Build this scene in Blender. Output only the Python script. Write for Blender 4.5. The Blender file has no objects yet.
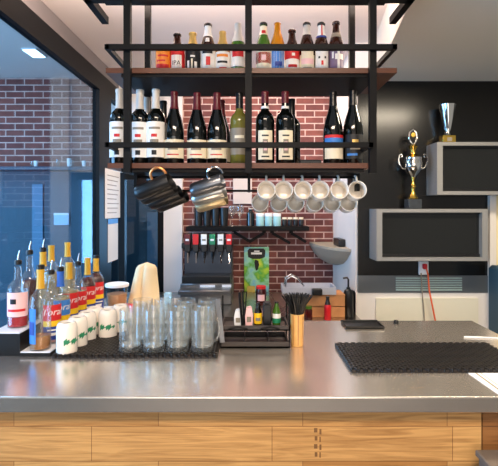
import bpy, math, random
from mathutils import Vector, Matrix
random.seed(7)
S = bpy.context.scene
COL = S.collection
PI = math.pi
EYE = 1.5; F = 450.0; CX = 249.0; CY = 208.0   # lens facts read off the photograph

def W(px, py, d):
    """world point of a picture position at distance d from the lens plane"""
    return Vector(((px-CX)/F*d, d, EYE-(py-CY)/F*d))
def XX(px, d): return (px-CX)/F*d
def ZZ(py, d): return EYE-(py-CY)/F*d

# ------------------------------------------------------------------ materials
def lin(c):
    o = []
    for v in c[:3]:
        v /= 255.0
        o.append(v/12.92 if v <= .04045 else ((v+.055)/1.055)**2.4)
    return (o[0], o[1], o[2], 1.0)
MATS = {}
def mat(name, c, rough=.5, metal=0.0, trans=0.0, ior=1.45, spec=.5, coat=0.0, emit=0.0, noise=0.0, nscale=20.0, bump=0.0):
    if name in MATS: return MATS[name]
    m = bpy.data.materials.new(name); m.use_nodes = True
    nt = m.node_tree; b = nt.nodes['Principled BSDF']
    col = lin(c)
    b.inputs['Base Color'].default_value = col
    b.inputs['Roughness'].default_value = rough
    b.inputs['Metallic'].default_value = metal
    b.inputs['Transmission Weight'].default_value = trans
    b.inputs['IOR'].default_value = ior
    b.inputs['Specular IOR Level'].default_value = spec
    b.inputs['Coat Weight'].default_value = coat
    if emit:
        b.inputs['Emission Color'].default_value = col
        b.inputs['Emission Strength'].default_value = emit
    if noise or bump:
        tc = nt.nodes.new('ShaderNodeTexCoord'); n = nt.nodes.new('ShaderNodeTexNoise')
        n.inputs['Scale'].default_value = nscale; n.inputs['Detail'].default_value = 4
        nt.links.new(tc.outputs['Object'], n.inputs['Vector'])
        if noise:
            mx = nt.nodes.new('ShaderNodeMix'); mx.data_type = 'RGBA'
            mx.inputs['A'].default_value = tuple(v*(1-noise) for v in col[:3])+(1,)
            mx.inputs['B'].default_value = tuple(min(1, v*(1+noise)) for v in col[:3])+(1,)
            nt.links.new(n.outputs['Fac'], mx.inputs['Factor'])
            nt.links.new(mx.outputs['Result'], b.inputs['Base Color'])
        if bump:
            bp = nt.nodes.new('ShaderNodeBump'); bp.inputs['Strength'].default_value = bump
            bp.inputs['Distance'].default_value = .002
            nt.links.new(n.outputs['Fac'], bp.inputs['Height'])
            nt.links.new(bp.outputs['Normal'], b.inputs['Normal'])
    MATS[name] = m
    return m

def pane_mat(name, tint, ior=1.5, rough=0.0, power=4.5, haze=0.0):
    """thin clear sheet: Fresnel reflection over a tinted see-through"""
    m = bpy.data.materials.new(name); m.use_nodes = True
    nt = m.node_tree; nt.nodes.clear()
    out = nt.nodes.new('ShaderNodeOutputMaterial'); mx = nt.nodes.new('ShaderNodeMixShader')
    t = nt.nodes.new('ShaderNodeBsdfTransparent'); g = nt.nodes.new('ShaderNodeBsdfGlossy')
    lw = nt.nodes.new('ShaderNodeLayerWeight'); lw.inputs['Blend'].default_value = .5
    pw = nt.nodes.new('ShaderNodeMath'); pw.operation = 'POWER'; pw.inputs[1].default_value = power
    fr = nt.nodes.new('ShaderNodeMath'); fr.operation = 'MULTIPLY_ADD'
    f0 = ((ior-1)/(ior+1))**2; fr.inputs[1].default_value = (1-f0)*.9; fr.inputs[2].default_value = f0
    nt.links.new(lw.outputs['Facing'], pw.inputs[0]); nt.links.new(pw.outputs[0], fr.inputs[0])
    t.inputs['Color'].default_value = tuple(tint)+(1,)
    g.inputs['Roughness'].default_value = rough
    nt.links.new(fr.outputs[0], mx.inputs[0]); nt.links.new(t.outputs[0], mx.inputs[1])
    nt.links.new(g.outputs[0], mx.inputs[2]); nt.links.new(mx.outputs[0], out.inputs[0])
    if haze:        # scuffed glass: a little scatter, strongest where the wall is seen edge-on
        df = nt.nodes.new('ShaderNodeBsdfDiffuse'); df.inputs['Color'].default_value = (.80, .81, .79, 1)
        p2 = nt.nodes.new('ShaderNodeMath'); p2.operation = 'POWER'; p2.inputs[1].default_value = 2.2
        h = nt.nodes.new('ShaderNodeMath'); h.operation = 'MULTIPLY_ADD'; h.inputs[1].default_value = haze*5; h.inputs[2].default_value = haze; h.use_clamp = True
        m2 = nt.nodes.new('ShaderNodeMixShader')
        nt.links.new(lw.outputs['Facing'], p2.inputs[0]); nt.links.new(p2.outputs[0], h.inputs[0]); nt.links.new(h.outputs[0], m2.inputs[0])
        nt.links.new(mx.outputs[0], m2.inputs[1]); nt.links.new(df.outputs[0], m2.inputs[2]); nt.links.new(m2.outputs[0], out.inputs[0])
    MATS[name] = m
    return m

def xz_coord(nt, sx=1, sz=1, ox=0, oz=0):
    tc = nt.nodes.new('ShaderNodeTexCoord'); sp = nt.nodes.new('ShaderNodeSeparateXYZ'); cb = nt.nodes.new('ShaderNodeCombineXYZ')
    nt.links.new(tc.outputs['Object'], sp.inputs[0])
    for src, dst, k, o in (('X', 'X', sx, ox), ('Z', 'Y', sz, oz)):
        ma = nt.nodes.new('ShaderNodeMath'); ma.operation = 'MULTIPLY_ADD'
        ma.inputs[1].default_value = k; ma.inputs[2].default_value = o
        nt.links.new(sp.outputs[src], ma.inputs[0]); nt.links.new(ma.outputs[0], cb.inputs[dst])
    return cb.outputs[0]

def brick_mat(name, c1, c2, cm):
    m = bpy.data.materials.new(name); m.use_nodes = True
    nt = m.node_tree; b = nt.nodes['Principled BSDF']; b.inputs['Roughness'].default_value = .8
    v = xz_coord(nt)
    br = nt.nodes.new('ShaderNodeTexBrick')
    br.inputs['Scale'].default_value = 1; br.inputs['Brick Width'].default_value = .158
    br.inputs['Row Height'].default_value = .054; br.inputs['Mortar Size'].default_value = .0055
    br.inputs['Mortar Smooth'].default_value = .3; br.inputs['Bias'].default_value = -.1
    br.inputs['Color1'].default_value = lin(c1); br.inputs['Color2'].default_value = lin(c2); br.inputs['Mortar'].default_value = lin(cm)
    nt.links.new(v, br.inputs['Vector'])
    n = nt.nodes.new('ShaderNodeTexNoise'); n.inputs['Scale'].default_value = 14; n.inputs['Detail'].default_value = 6
    nt.links.new(v, n.inputs['Vector'])
    mx = nt.nodes.new('ShaderNodeMix'); mx.data_type = 'RGBA'; mx.blend_type = 'OVERLAY'; mx.inputs['Factor'].default_value = .55
    nt.links.new(br.outputs['Color'], mx.inputs['A']); nt.links.new(n.outputs['Fac'], mx.inputs['B'])
    nt.links.new(mx.outputs['Result'], b.inputs['Base Color'])
    bp = nt.nodes.new('ShaderNodeBump'); bp.inputs['Strength'].default_value = .7; bp.inputs['Distance'].default_value = .006; bp.invert = True
    nt.links.new(br.outputs['Fac'], bp.inputs['Height']); nt.links.new(bp.outputs['Normal'], b.inputs['Normal'])
    MATS[name] = m
    return m

def plank_mat(name, c1, c2, seam, w=.43, h=.104, oz=.086, grain=.35, rough=.45):
    m = bpy.data.materials.new(name); m.use_nodes = True
    nt = m.node_tree; b = nt.nodes['Principled BSDF']; b.inputs['Roughness'].default_value = rough
    v = xz_coord(nt, oz=oz, ox=.27)
    br = nt.nodes.new('ShaderNodeTexBrick'); br.offset = .37; br.squash = 1.25; br.squash_frequency = 2
    br.inputs['Scale'].default_value = 1; br.inputs['Brick Width'].default_value = w; br.inputs['Row Height'].default_value = h
    br.inputs['Mortar Size'].default_value = .0012; br.inputs['Mortar Smooth'].default_value = .4
    br.inputs['Color1'].default_value = lin(c1); br.inputs['Color2'].default_value = lin(c2); br.inputs['Mortar'].default_value = lin(seam)
    nt.links.new(v, br.inputs['Vector'])
    mp = nt.nodes.new('ShaderNodeMapping'); mp.inputs['Scale'].default_value = (1.6, 30.0, 1.0)
    nt.links.new(v, mp.inputs['Vector'])
    n = nt.nodes.new('ShaderNodeTexNoise'); n.inputs['Scale'].default_value = 1.6; n.inputs['Detail'].default_value = 6; n.inputs['Distortion'].default_value = 2.2
    nt.links.new(mp.outputs[0], n.inputs['Vector'])
    rp = nt.nodes.new('ShaderNodeValToRGB')
    rp.color_ramp.elements[0].position = .3; rp.color_ramp.elements[0].color = (1-grain*1.3, 1-grain*1.5, 1-grain*1.7, 1)
    rp.color_ramp.elements[1].position = .62; rp.color_ramp.elements[1].color = (1, 1, 1, 1)
    nt.links.new(n.outputs['Fac'], rp.inputs[0])
    mx = nt.nodes.new('ShaderNodeMix'); mx.data_type = 'RGBA'; mx.blend_type = 'MULTIPLY'; mx.inputs['Factor'].default_value = 1
    nt.links.new(br.outputs['Color'], mx.inputs['A']); nt.links.new(rp.outputs[0], mx.inputs['B'])
    nt.links.new(mx.outputs['Result'], b.inputs['Base Color'])
    MATS[name] = m
    return m

def steel_mat(name, c, r0, r1, metal=1.0):
    m = bpy.data.materials.new(name); m.use_nodes = True
    nt = m.node_tree; b = nt.nodes['Principled BSDF']
    b.inputs['Base Color'].default_value = lin(c); b.inputs['Metallic'].default_value = metal
    tc = nt.nodes.new('ShaderNodeTexCoord'); mp = nt.nodes.new('ShaderNodeMapping'); mp.inputs['Scale'].default_value = (8.0, 1.5, 8.0)
    n = nt.nodes.new('ShaderNodeTexNoise'); n.inputs['Scale'].default_value = 1; n.inputs['Detail'].default_value = 1
    n2 = nt.nodes.new('ShaderNodeTexNoise'); n2.inputs['Scale'].default_value = 2; n2.inputs['Detail'].default_value = 1
    nt.links.new(tc.outputs['Object'], mp.inputs[0]); nt.links.new(mp.outputs[0], n.inputs['Vector']); nt.links.new(tc.outputs['Object'], n2.inputs['Vector'])
    ad = nt.nodes.new('ShaderNodeMath'); ad.operation = 'ADD'
    nt.links.new(n.outputs['Fac'], ad.inputs[0]); nt.links.new(n2.outputs['Fac'], ad.inputs[1])
    mr = nt.nodes.new('ShaderNodeMapRange'); mr.inputs['From Min'].default_value = .6; mr.inputs['From Max'].default_value = 1.4
    mr.inputs['To Min'].default_value = r0; mr.inputs['To Max'].default_value = r1
    nt.links.new(ad.outputs[0], mr.inputs['Value']); nt.links.new(mr.outputs[0], b.inputs['Roughness'])
    MATS[name] = m
    return m

M = dict(
    white_wall=mat('white paint', (226, 220, 214), .7, noise=.03, nscale=3),
    ceil=mat('ceiling paint', (236, 222, 214), .8, noise=.02, nscale=2),
    grey_ceil=mat('grey ceiling paint', (224, 218, 206), .85),
    black_wall=mat('black satin wall', (17, 16, 15), .22, noise=.08, nscale=4),
    cream=mat('cream panel', (224, 218, 196), .6),
    yellow=mat('pale yellow paint', (238, 222, 176), .7),
    beam_grey=mat('grey beam paint', (118, 112, 112), .6),
    black_frame=mat('black window frame', (9, 10, 12), .5, spec=.2),
    black_metal=mat('black steel', (11, 10, 10), .55, spec=.2),
    sign_beige=mat('beige board', (206, 190, 180), .6), shelf_beige=mat('beige grey shelf', (160, 153, 138), .5), dark_steel=mat('dark steel panel', (84, 90, 100), .28, metal=.85), card=mat('faded yellow card', (190, 168, 84), .7),
    pale_steel=mat('pale steel', (186, 188, 198), .35, metal=.3), brass_pale=mat('pale brushed brass', (206, 186, 146), .38, metal=.85), silver_matt=mat('matt silver', (196, 194, 188), .3, metal=.95), caddy=mat('dark brown grey metal', (52, 45, 42), .45),
    blue_mid=mat('mid blue panel', (78, 120, 150), .5),
    slat_teal=mat('pale teal slats', (168, 190, 184), .3),
    ink=mat('faded ink', (128, 90, 52), .6),
    walnut=mat('walnut board', (92, 50, 30), .4, noise=.25, nscale=12),
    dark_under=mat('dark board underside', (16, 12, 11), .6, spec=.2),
    floor=mat('dark floor tile', (66, 61, 56), .5, noise=.1, nscale=6),
    blue_wall=mat('blue grey wall', (42, 74, 92), .55, noise=.12, nscale=3),
    blue_pale=mat('pale blue panel', (150, 196, 226), .5),
    strip=mat('grey ribbed strip', (120, 124, 126), .3, metal=.6),
    tv_grey=mat('grey cabinet lacquer', (132, 131, 128), .4),
    screen=mat('dark screen glass', (26, 27, 26), .12),
    gold=mat('gold plated', (214, 178, 84), .22, metal=1),
    silver=mat('silver plated', (214, 212, 206), .14, metal=1),
    chrome=mat('chrome', (205, 205, 208), .1, metal=1),
    marble=mat('black marble', (52, 56, 60), .2, noise=.3, nscale=40),
    rubber=mat('black rubber', (38, 34, 32), .42),
    black_plastic=mat('black plastic', (20, 20, 21), .35),
    white_ceramic=mat('white ceramic', (240, 232, 220), .16, coat=.3),
    white_plastic=mat('white plastic', (234, 236, 238), .35),
    paper=mat('white paper', (240, 238, 234), .8),
    wine=mat('dark wine glass', (9, 11, 9), .05, coat=.4),
    green_wine=mat('olive glass with white wine', (112, 106, 44), .08, coat=.4),
    red_foil=mat('dark red capsule', (92, 22, 30), .35),
    black_foil=mat('black capsule', (18, 16, 16), .3),
    pale_foil=mat('pale silver capsule', (206, 198, 188), .4),
    gold_foil=mat('gold foil', (206, 170, 96), .35, metal=.5),
    brown_glass=mat('brown beer glass', (52, 24, 12), .06, coat=.4),
    amber_glass=mat('amber beer glass', (196, 122, 22), .06, coat=.4),
    green_glass=mat('green beer glass', (66, 104, 30), .06, coat=.4),
    lab_cream=mat('cream label', (236, 224, 196), .6), lab_white=mat('white label', (238, 234, 228), .6),
    lab_red=mat('red label', (206, 34, 36), .5), lab_orange=mat('orange label', (232, 134, 40), .5),
    lab_blue=mat('blue label', (58, 124, 200), .5), lab_black=mat('black label', (20, 20, 22), .5),
    lab_navy=mat('navy label', (30, 58, 140), .5), lab_yellow=mat('yellow label', (244, 198, 24), .5),
    lab_green=mat('green print', (34, 130, 88), .5), lab_purple=mat('purple grey label', (120, 100, 128), .5),
    lab_pink=mat('pale pink label', (242, 196, 196), .5), lab_grey=mat('grey label', (138, 128, 112), .5),
    yellow_foil=mat('yellow neck sleeve', (206, 160, 44), .35), blue_foil=mat('blue neck sleeve', (44, 98, 190), .4),
    liq_amber=mat('amber syrup', (176, 112, 34), .1, trans=.35), liq_red=mat('red syrup', (190, 24, 36), .1, trans=.3),
    liq_dark=mat('dark red syrup', (64, 16, 14), .1), liq_pink=mat('pink syrup', (226, 168, 158), .1, trans=.3), liq_clear=mat('pale syrup', (206, 190, 150), .1, trans=.5),
    oak_light=mat('light bamboo', (222, 170, 98), .5, noise=.2, nscale=40),
    crate=mat('brown crate wood', (176, 122, 76), .6, noise=.25, nscale=18),
    grey_wood=mat('weathered grey wood', (104, 92, 80), .7, noise=.25, nscale=25),
    towel=mat('cream towel', (240, 218, 176), .9, bump=.5, nscale=260),
    copper=mat('copper', (214, 140, 84), .35, metal=.8),
    orange_cord=mat('orange cord', (224, 96, 52), .5), red_plastic=mat('red plastic', (206, 30, 36), .35),
    white_emit=mat('lamp diffuser', (255, 248, 238), .5, emit=6),
    teal=mat('pale teal plastic', (156, 204, 206), .4), peach=mat('peach filling', (226, 158, 106), .7),
    grey_metal=mat('brushed grey metal', (120, 122, 126), .3, metal=.9),
    stainless=steel_mat('brushed stainless', (188, 184, 178), .2, .4),
    counter=steel_mat('worn stainless worktop', (222, 212, 200), .19, .28, .87),
    brick=brick_mat('red brick', (120, 66, 58), (88, 46, 46), (190, 162, 154)),
    planks=plank_mat('golden oak planks', (222, 172, 106), (182, 126, 66), (140, 94, 50), grain=.3),
    planks_dark=plank_mat('darker oak planks', (160, 108, 58), (132, 84, 42), (64, 40, 22)),
)
M['clear'] = pane_mat('clear bottle glass', (.95, .96, .95), 1.5, .02, 3.5, .03)
M['pint'] = pane_mat('clear beer glass', (.96, .965, .955), 1.6, .03, 3.0, .03)
M['window'] = pane_mat('blue tinted window glass', (.60, .80, .95), 1.45, .0)
M['tub'] = pane_mat('clear plastic tub', (.88, .92, .95), 1.4, .15)

# ------------------------------------------------------------------ mesh helpers
class MB:
    def __init__(s): s.v = []; s.f = []; s.mi = []; s.T = Matrix()
    def add(s, vs, fs, k=0):
        o = len(s.v); s.v += [tuple(s.T @ Vector(v)) for v in vs]
        s.f += [tuple(i+o for i in f) for f in fs]; s.mi += [k]*len(fs)
        return s
    def box(s, a, b, bev=0.0, k=0):
        x0, x1 = sorted((a[0], b[0])); y0, y1 = sorted((a[1], b[1])); z0, z1 = sorted((a[2], b[2]))
        e = min(bev, (x1-x0)*.45, (y1-y0)*.45, (z1-z0)*.45)
        if e <= 0:
            vs = [(x, y, z) for z in (z0, z1) for y in (y0, y1) for x in (x0, x1)]
            return s.add(vs, [(0, 2, 3, 1), (4, 5, 7, 6), (0, 1, 5, 4), (2, 6, 7, 3), (0, 4, 6, 2), (1, 3, 7, 5)], k)
        vs = []; idx = {}
        for sx in (0, 1):
            for sy in (0, 1):
                for sz in (0, 1):
                    for ax in range(3):
                        p = [(x0, x1)[sx], (y0, y1)[sy], (z0, z1)[sz]]
                        q = [(x0+e, x1-e)[sx], (y0+e, y1-e)[sy], (z0+e, z1-e)[sz]]
                        q[ax] = p[ax]; idx[(sx, sy, sz, ax)] = len(vs); vs.append(q)
        fs = []
        for ax in range(3):
            o1, o2 = [(1, 2), (0, 2), (0, 1)][ax]
            for sd in (0, 1):
                q = []
                for (u, w) in ((0, 0), (1, 0), (1, 1), (0, 1)):
                    c = [0, 0, 0]; c[ax] = sd; c[o1] = u; c[o2] = w; q.append(idx[(*c, ax)])
                flip = (sd == 0) ^ (ax == 1)
                fs.append(tuple(reversed(q)) if flip else tuple(q))
        for ax in range(3):
            o1, o2 = [(1, 2), (0, 2), (0, 1)][ax]
            for u in (0, 1):
                for w in (0, 1):
                    c0 = [0, 0, 0]; c1 = [0, 0, 0]; c1[ax] = 1
                    for c in (c0, c1): c[o1] = u; c[o2] = w
                    q = [idx[(*c0, o1)], idx[(*c1, o1)], idx[(*c1, o2)], idx[(*c0, o2)]]
                    fs.append(tuple(q))
        for sx in (0, 1):
            for sy in (0, 1):
                for sz in (0, 1): fs.append(tuple(idx[(sx, sy, sz, a)] for a in range(3)))
        return s.add(vs, fs, k)
    def lathe(s, prof, n=28, c=(0, 0, 0), mod=None, k=0, a0=0.0, a1=2*PI, sy=1.0):
        full = abs(a1-a0-2*PI) < 1e-6
        m = n if full else n+1
        vs = []; rings = []
        for (r, z) in prof:
            if r <= 1e-7:
                rings.append([len(vs)]*m); vs.append((c[0], c[1], c[2]+z)); continue
            ring = []
            for i in range(m):
                a = a0+(a1-a0)*i/n
                rr = r*(mod(a, z) if mod else 1)
                ring.append(len(vs)); vs.append((c[0]+rr*math.cos(a), c[1]+rr*math.sin(a)*sy, c[2]+z))
            rings.append(ring)
        fs = []
        for A, B in zip(rings, rings[1:]):
            for i in range(n):
                j = (i+1) % m
                q = []
                for t in (A[i], A[j], B[j], B[i]):
                    if t not in q: q.append(t)
                if len(q) > 2: fs.append(tuple(q))
        return s.add(vs, fs, k)
    def tube(s, pts, r, n=8, closed=False, k=0, r2=None):
        pts = [Vector(p) for p in pts]; N = len(pts); vs = []; prev = None
        for i, p in enumerate(pts):
            if closed: t = pts[(i+1) % N]-pts[i-1]
            else: t = pts[min(i+1, N-1)]-pts[max(i-1, 0)]
            t.normalize()
            if prev is None:
                u = t.orthogonal().normalized()
            else:
                u = prev-t*prev.dot(t); u = u.normalized() if u.length > 1e-6 else t.orthogonal().normalized()
            prev = u; w = t.cross(u)
            rr = r if r2 is None else r+(r2-r)*i/(N-1)
            for j in range(n):
                a = 2*PI*j/n; vs.append(p+u*math.cos(a)*rr+w*math.sin(a)*rr)
        fs = []
        for i in range(N if closed else N-1):
            i2 = (i+1) % N
            for j in range(n):
                j2 = (j+1) % n; fs.append((i*n+j, i*n+j2, i2*n+j2, i2*n+j))
        if not closed: fs += [tuple(range(n-1, -1, -1)), tuple((N-1)*n+j for j in range(n))]
        return s.add(vs, fs, k)
    def prism(s, poly, a, b, axis=1, k=0):
        n = len(poly); vs = []
        for t in (a, b):
            for (u, w) in poly:
                vs.append({0: (t, u, w), 1: (u, t, w), 2: (u, w, t)}[axis])
        fs = [tuple(range(n-1, -1, -1)), tuple(range(n, 2*n))]+[(i, (i+1) % n, n+(i+1) % n, n+i) for i in range(n)]
        return s.add(vs, fs, k)
    def bar(s, p, q, w, h=None, k=0):
        """square bar from p to q"""
        p, q = Vector(p), Vector(q); h = h or w; t = (q-p).normalized()
        up = Vector((0, 0, 1)) if abs(t.z) < .95 else Vector((0, 1, 0))
        u = t.cross(up).normalized(); v = u.cross(t)
        vs = [c+u*su*w/2+v*sv*h/2 for c in (p, q) for su, sv in ((-1, -1), (1, -1), (1, 1), (-1, 1))]
        return s.add(vs, [(3, 2, 1, 0), (4, 5, 6, 7), (0, 1, 5, 4), (1, 2, 6, 5), (2, 3, 7, 6), (3, 0, 4, 7)], k)
    def mesh(s, name, mats, smooth=True):
        me = bpy.data.meshes.new(name); me.from_pydata([tuple(v) for v in s.v], [], s.f)
        for m in (mats if isinstance(mats, (list, tuple)) else [mats]): me.materials.append(M[m] if isinstance(m, str) else m)
        me.polygons.foreach_set('material_index', s.mi)
        import bmesh
        bm = bmesh.new(); bm.from_mesh(me); bmesh.ops.recalc_face_normals(bm, faces=bm.faces); bm.to_mesh(me); bm.free()
        if smooth:
            me.shade_smooth(); me.set_sharp_from_angle(angle=.7)
        return me
    def build(s, name, mats, parent=None, smooth=True):
        o = bpy.data.objects.new(name, s.mesh(name, mats, smooth)); COL.objects.link(o)
        if parent: o.parent = parent
        return o

def tag(o, label=None, cat=None, group=None, kind=None):
    if label: o['label'] = label
    if cat: o['category'] = cat
    if group: o['group'] = group
    if kind: o['kind'] = kind
    return o
def empty(name, loc, label=None, cat=None, group=None, rz=0.0, rot=None):
    o = bpy.data.objects.new(name, None); COL.objects.link(o); o.location = loc
    o.rotation_euler = rot if rot is not None else (0, 0, rz); o.empty_display_size = .02
    return tag(o, label, cat, group)
def copy_tree(o, parent=None):
    c = o.copy(); COL.objects.link(c)
    if parent: c.parent = parent
    for ch in list(o.children): copy_tree(ch, c)
    return c
def struct(name, mb, m, parent=None, smooth=False):
    o = mb.build(name, m, parent, smooth)
    if not parent: o['kind'] = 'structure'
    return o
def box(a, b, bev=0.0): return MB().box(a, b, bev)

def text_mb(body, size, shear=0.0, k=0):
    """flat lettering in the xz plane, centred, facing -y, as an MB"""
    cu = bpy.data.curves.new('lettering', 'FONT'); cu.body = body; cu.size = size; cu.shear = shear
    cu.align_x = 'CENTER'; cu.align_y = 'CENTER'; cu.resolution_u = 2
    ob = bpy.data.objects.new('lettering', cu); COL.objects.link(ob)
    dg = bpy.context.evaluated_depsgraph_get(); me = bpy.data.meshes.new_from_object(ob.evaluated_get(dg))
    mb = MB(); mb.add([(v.co.x, 0, v.co.y) for v in me.vertices], [tuple(p.vertices) for p in me.polygons], k)
    bpy.data.objects.remove(ob); bpy.data.curves.remove(cu); bpy.data.meshes.remove(me)
    return mb
def wrap(mb, r, ang, z):
    """bend flat lettering round an upright cylinder of radius r about angle ang"""
    mb.v = [(r*math.cos(ang+x/r), r*math.sin(ang+x/r), z+zz) for (x, y, zz) in mb.v]
    return mb
def arc(mb, r, z0, z1, ang, half, n=14, k=0):
    return mb.lathe([(r, z0), (r, z1)], n, a0=ang-half, a1=ang+half, k=k)
FRONT = -PI/2

# ------------------------------------------------------------------ the room
XL = -1.10; YB = 3.80; ZC = 2.60; XR = .71; YK = 3.0
struct('floor', box((-4, -3, -.1), (3.2, YB+.1, 0)), 'floor')
struct('ceiling', box((-4, -3, ZC), (3.2, YB+.1, ZC+.1)), 'ceil')
# dropped grey ceiling over the right side
mb = MB(); mb.prism([(.56, -.2), (.655, 1.817), (.83, YK), (3.2, YK), (3.2, -.2)], 2.34, ZC-.002, axis=2)
struct('ceiling_right', mb, ['grey_ceil'])
XB = -.557
struct('wall_back', box((XB, YB, 0), (XR+.1, YB+.1, ZC)), 'brick')
struct('wall_back_left', box((XL-.1, YB, 1.80), (XB-.155, YB+.1, ZC)), 'white_wall')
struct('wall_back_pillar', box((XB-.155, YB-.05, 0), (XB, YB+.1, ZC)), 'white_wall')
struct('wall_right_return', box((XR, YK, 0), (XR+.1, YB, ZC)), 'white_wall')
mb = MB().box((XR+.012, YK-.02, 1.053), (1.58, YK+.1, 2.34)).box((1.58, YK-.02, 1.78), (3.2, YK+.1, 2.34))
struct('wall_right', mb, 'black_wall')
struct('wall_right_lower', box((XR, YK-.02, 0), (1.58, YK+.1, .94)), 'white_wall')
struct('wall_right_end', box((1.62, YK-.02, .0), (3.2, YK+.1, 1.78)), 'yellow')
struct('trim_1', box((1.58, YK-.05, 0), (1.62, YK+.1, 1.78)), 'white_wall')
mb = box((XR+.012, YK-.025, .94), (1.58, YK+.1, 1.053))
t2 = struct('trim_2', mb, 'strip')
for i in range(6):
    struct('trim_slat', box((XX(396, 2.97), YK-.031, .955+i*.0155), (XX(462, 2.97), YK-.025, .963+i*.0155)), 'slat_teal', t2)
struct('trim_3', box((XX(376, 2.97), YK-.034, .40), (XX(478, 2.97), YK-.02, .905)), 'cream')
# left glazing
struct('trim_4', box((XL-.14, -3, 2.485), (XL, YB, ZC)), 'beam_grey')
w = struct('window_1', box((XL-.03, -3, 2.36), (XL+.02, YB, 2.485)), 'black_frame')
struct('window_post', box((XL-.03, 3.25, 0), (XL+.02, 3.53, 2.36)), 'black_frame', w)
struct('window_rail', box((XL-.03, -3, 0), (XL, 3.25, .10)), 'black_frame', w)
struct('window_rail', box((XL-.03, 3.53, 0), (XL, YB, .10)), 'black_frame', w)
struct('window_pane', box((XL-.012, -3, .1), (XL-.006, 3.25, 2.36)), 'window', w)
struct('window_pane', box((XL-.012, 3.53, .1), (XL-.006, YB, 2.36)), 'window', w)
# glazed door in the back wall
d1 = struct('door_1', MB().box((XL, YB, 1.74), (XB-.155, YB+.06, 1.80)).box((XL, YB, 0), (XL+.05, YB+.06, 1.74)).box((XB-.215, YB, 0), (XB-.155, YB+.06, 1.74)).box((XL, YB, 0), (XB-.155, YB+.06, .12)), 'black_frame')
struct('door_pane', box((XL+.05, YB+.025, .12), (XB-.215, YB+.035, 1.74)), 'window', d1)
# the space beyond the glass
struct('wall_outer_back', box((-4, YB, 1.83), (XL-.1, YB+.1, ZC)), 'brick')
struct('wall_outer_back_lower', box((-4, YB+.001, 0), (XL-.1, YB+.1, 1.83)), 'blue_wall')
struct('wall_outer_side', box((-4.1, -3, 0), (-4, YB, ZC)), 'blue_wall')
struct('wall_beyond_door', box((-1.6, 5.2, 0), (0, 5.3, ZC)), 'blue_wall')
mb = MB()
for px in (38, 96): mb.box((XX(px, YB)-.045, YB-.012, .6), (XX(px, YB)+.045, YB, 1.70))
mb.box((-1.17, 5.17, .7), (-1.02, 5.2, 1.45))
struct('trim_5', mb, 'blue_mid')

# ------------------------------------------------------------------ bar counter
t = empty('bar_counter', (0, 1.34, 0), 'long bar counter clad in golden oak planks below the steel top', 'bar counter')
def part(name, mb, m, parent, smooth=True):
    """part built in world coordinates, parented to a thing standing at its base"""
    root = parent; off = Vector((0, 0, 0))
    while root is not None: off += root.location; root = root.parent
    mb.v = [tuple(Vector(v)-off) for v in mb.v]
    return mb.build(name, m, parent, smooth)
part('front_panel', box((XL, 1.34, 0), (.692, 1.40, .903)), 'planks', t, False)
sx_ = XX(314, 1.34); mb = MB()
for k_ in range(4):
    mb.box((sx_+.002*(k_ % 2), 1.3392, .845-.024*k_), (sx_+.010, 1.34, .832-.024*k_)); mb.box((sx_+.016, 1.3392, .842-.023*k_), (sx_+.022-.002*(k_ % 2), 1.34, .826-.023*k_))
o = part('ink_mark', mb, 'ink', t, False); o['label'] = 'faded dark stamp mark'
o = part('end_panel', box((.696, 1.34, 0), (1.08, 1.40, .903)), 'planks_dark', t, False); o['label'] = 'darker oak end panel'
part('carcass', MB().box((XL, 1.40, 0), (1.08, 2.16, .90)).box((XL, 2.16, 0), (-.43, 2.74, .90)), 'black_plastic', t, False)
mb = MB(); mb.prism([(XL, 1.31), (1.09, 1.31), (1.09, 2.2), (-.42, 2.2), (-.42, 2.75), (XL, 2.75)], .903, .95, axis=2)
wt = tag(mb.build('countertop', 'counter', None, False), 'worn stainless steel bar top with straight front edge', 'countertop')
bv = wt.modifiers.new('edge', 'BEVEL'); bv.width = .004; bv.segments = 3; bv.limit_method = 'ANGLE'
t = empty('back_counter', (.08, 2.77, 0), 'low dark back counter under the brick wall', 'counter')
part('cabinet', box((XL+.03, 2.80, 0), (XR-.005, YB-.06, .77)), 'black_plastic', t, False)
part('worktop', box((XL+.03, 2.76, .77), (XR-.005, YB-.055, .80), .004), 'stainless', t, False)

# ------------------------------------------------------------------ hanging rack
ZU = 2.045; ZL = 1.675; DF = 1.75; DB = 2.07
rk = empty('hanging_rack', (0, 1.9, ZU), 'black steel rack with two walnut shelves hung above the bar', 'rack')
def rp(name, mb, m, parent=rk): return part(name, mb, m, parent, False)
o = rp('shelf_board', box((-.557, DF, ZU-.02), (.575, DB, ZU)), 'walnut')
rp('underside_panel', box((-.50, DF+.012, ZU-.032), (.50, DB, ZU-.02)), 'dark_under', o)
o = rp('shelf_board', box((-.55, DF, ZL-.02), (.475, DB, ZL)), 'walnut')
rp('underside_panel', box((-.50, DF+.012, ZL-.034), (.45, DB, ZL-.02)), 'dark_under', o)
for x in (-.468, -.002, .476): rp('post', box((x-.013, DF-.028, ZL-.04), (x+.013, DF-.002, ZC)), 'black_metal')
for x in (-.468, .476): rp('post', box((x-.013, DB+.002, ZL-.04), (x+.013, DB+.028, ZC)), 'black_metal')
for z, xr in ((2.110, .560), (1.739, .470)):
    mb = MB().box((-.541, DF-.05, z-.010), (xr, DF-.030, z+.010))
    mb.box((-.546, DF-.05, z-.009), (-.529, DB, z+.009)).box((xr-.017, DF-.05, z-.009), (xr, DB, z+.009))
    rp('guard_rail', mb, 'black_metal')
rp('top_beam', box((-.635, DF-.028, 2.296), (.635, DF+.002, 2.326)), 'black_metal')
rp('top_beam', box((-.635, DB-.1, 2.40), (.60, DB-.07, 2.43)), 'black_metal')
for x in (-.622, .622): rp('side_beam', box((x-.014, 1.0, 2.296), (x+.014, 1.95, 2.326)), 'black_metal')
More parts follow.
